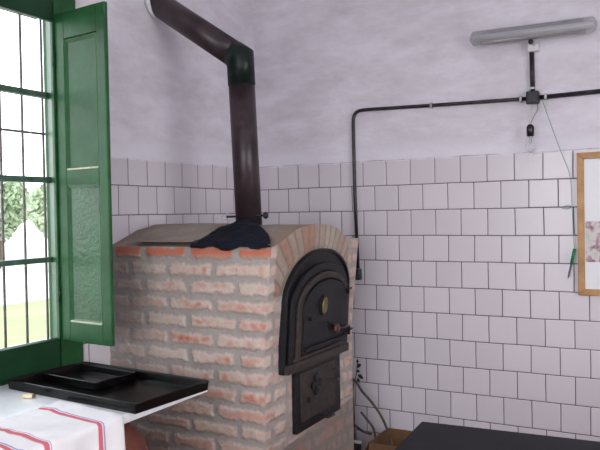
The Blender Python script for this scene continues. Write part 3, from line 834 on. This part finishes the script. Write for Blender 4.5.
so = st.build('string', M_string, None, loc=(1.9,-.03,1.7)); tag(so, 'thin teal string hanging from the conduit down beside the notice board', 'string')
pn = thing('marker_pen', (1.955,-.038,1.2), 'green and grey pen hanging on the string by the notice board', 'pen')
MB().tube([(1.968,-.040,1.282),(1.952,-.040,1.205)], .0085, 12).build('cap', M_mgreen, pn)
MB().tube([(1.952,-.040,1.205),(1.937,-.040,1.14),(1.934,-.040,1.125)], [.0065,.005,.0015], 12).build('barrel', M_mdark, pn)

# ------------------------------------------------------------------ dark table lower right
tb = thing('dark_table', (2.25, -1.95, 0), 'charcoal table with a plain flat top in the lower right corner', 'table')
tm_ = Matrix.Translation((1.65,-1.562,0)) @ Matrix.Rotation(math.radians(3.4), 4, 'Z')
MB().box((0,-.80,.722), (1.35,0,.750), tm_).build('table_top', M_table, tb, bevel=.004)
MB().box((.05,-.75,.66), (1.30,-.05,.722), tm_).build('apron', M_tleg, tb)
for x in (.05, 1.24):
    for y in (-.75, -.11): MB().box((x,y,0), (x+.06,y+.06,.66), tm_).build('leg', M_tleg, tb, bevel=.004)

# ------------------------------------------------------------------ box, sticks and twigs in the gap behind the oven
cb = thing('cardboard_box', (1.06,-.2,0), 'open brown cardboard box on the floor against the tiled wall', 'box')
b = MB(); x0, x1_, y0, y1, z1 = .915, 1.30, -.33, -.03, .20; t = .006
b.box((x0,y0,.001),(x1_,y1,.008)); b.box((x0,y0,.001),(x0+t,y1,z1)); b.box((x1_-t,y0,.001),(x1_,y1,z1)); b.box((x0,y0,.001),(x1_,y0+t,z1)); b.box((x0,y1-t,.001),(x1_,y1,z1))
b.build('box_walls', M_card, cb)
MB().box((0,-.13,-.003),(x1_-x0,0,.003), Matrix.Translation((x0,y0,z1)) @ Matrix.Rotation(1.2, 4, 'X')).build('flap', M_card, cb)
MB().box((-.10,0,-.003),(0,y1-y0,.003), Matrix.Translation((x0-.004,y0,z1)) @ Matrix.Rotation(-1.1, 4, 'Y')).build('flap', M_card, cb)
def stick(name, pts, r, mat, label, n=8, g=None, cat='branch'):
    P = smooth_path(pts, n); N = len(P)
    rs = [r[0]+(r[1]-r[0])*i/(N-1) for i in range(N)] if isinstance(r, tuple) else r
    o = MB().tube(P, rs, 10).build(name, mat, None, loc=tuple(P[0])); return tag(o, label, cat, g)
stick('branch', [(.70,-.07,.003),(.715,-.10,.25),(.735,-.15,.495),(.80,-.15,.43),(.857,-.15,.375),(.915,-.15,.30),(.962,-.15,.195),(.985,-.14,.06)], .0075, M_bark, 'long dark curved branch arching from behind the oven into the box')
stick('branch', [(.785,-.15,.312),(.82,-.15,.275),(.856,-.15,.235),(.872,-.15,.19),(.872,-.13,.10),(.875,-.12,.009)], (.0065,.008), M_bark, 'short dark branch with a free upper tip left of the box')
stick('branch', [(.70,-.16,.262),(.745,-.16,.232),(.80,-.16,.202),(.86,-.17,.196)], .008, M_bark, 'dark branch lying low across the gap behind the oven')
stick('pale_stick', [(.73,-.295,.181),(.79,-.295,.181),(.85,-.295,.180)], .0085, M_palewood, 'short pale stick lying on the charred logs beside the box', cat='stick')
stick('charred_log', [(.60,-.30,.063),(.72,-.30,.064),(.85,-.30,.063)], .060, M_log, 'thick charred log on the floor between oven and box, lower one', cat='log')
stick('charred_log', [(.58,-.29,.147),(.70,-.30,.148),(.84,-.29,.147)], .022, M_log, 'thinner charred log lying on top of the thick one', cat='log')
tg = thing('leafy_twig', (.64,-.05,.002), 'small dark twig with a few leaves sticking out beside the oven edge', 'twig')
MB().tube(smooth_path([(.64,-.05,.002),(.690,-.05,.40),(.715,-.05,.51),(.723,-.05,.58)],6), .003, 8).build('stem', M_bark, tg)
for (x, z, an, s1) in ((.765,.600,.6,.040),(.772,.556,-.5,.044),(.760,.575,.1,.030),(.768,.535,-1.0,.032),(.772,.625,1.5,.026)):
    m = Matrix.Translation((x-.049,-.052,z-.05)) @ Matrix.Rotation(-an, 4, 'Y')
    lf = MB(); out = [(0,0),(.3,.28),(.7,.25),(1,0),(.7,-.22),(.3,-.26)]
    vs = [m @ Vector((p*s1, .0015*math.cos(p*3), q*s1)) for p, q in out]+[m @ Vector((p*s1, .003+.0015*math.cos(p*3), q*s1)) for p, q in out]
    n = 6; fs = [tuple(range(n)), tuple(reversed(range(n, 2*n)))]+[(i, i+n, (i+1) % n+n, (i+1) % n) for i in range(n)]
    lf.add(vs, fs).build('leaf', M_leaf, tg)

# ------------------------------------------------------------------ trees outside
def tree(loc, h, r, label, seed):
    rd = random.Random(seed)
    t = thing('garden_tree', loc, label, 'tree')
    L = Vector(loc)
    MB().tube([L, L+Vector((.1,.1,h*.35)), L+Vector((0,.2,h*.6))], [.22,.17,.10], 12).build('trunk', M_trunk, t)
    lf = MB()
    for k in range(5200):
        while True:
            p = Vector((rd.uniform(-1,1), rd.uniform(-1,1), rd.uniform(-1,1)))
            if .35 < p.length < 1: break
        p = p*(1+.25*noise.noise(p*2.3+Vector((seed,0,0))))
        c = L+Vector((p.x*r, p.y*r, h*.66+p.z*h*.34))
        a = Vector((rd.uniform(-1,1), rd.uniform(-1,1), rd.uniform(-1,1))).normalized()*.13; b_ = a.orthogonal().normalized()*.07
        lf.add([c-a, c+b_, c+a, c-b_], [(0,1,2,3)])
    lf.build('foliage', M_foliage, t, fix=False)
tree((-15.5,12.9,-.25), 3.0, 1.35, 'pale green garden tree seen through the window, nearer the shutter', 3)
tree((-18.6,12.3,-.25), 3.3, 1.2, 'pale green garden tree seen through the left panes of the window', 9)
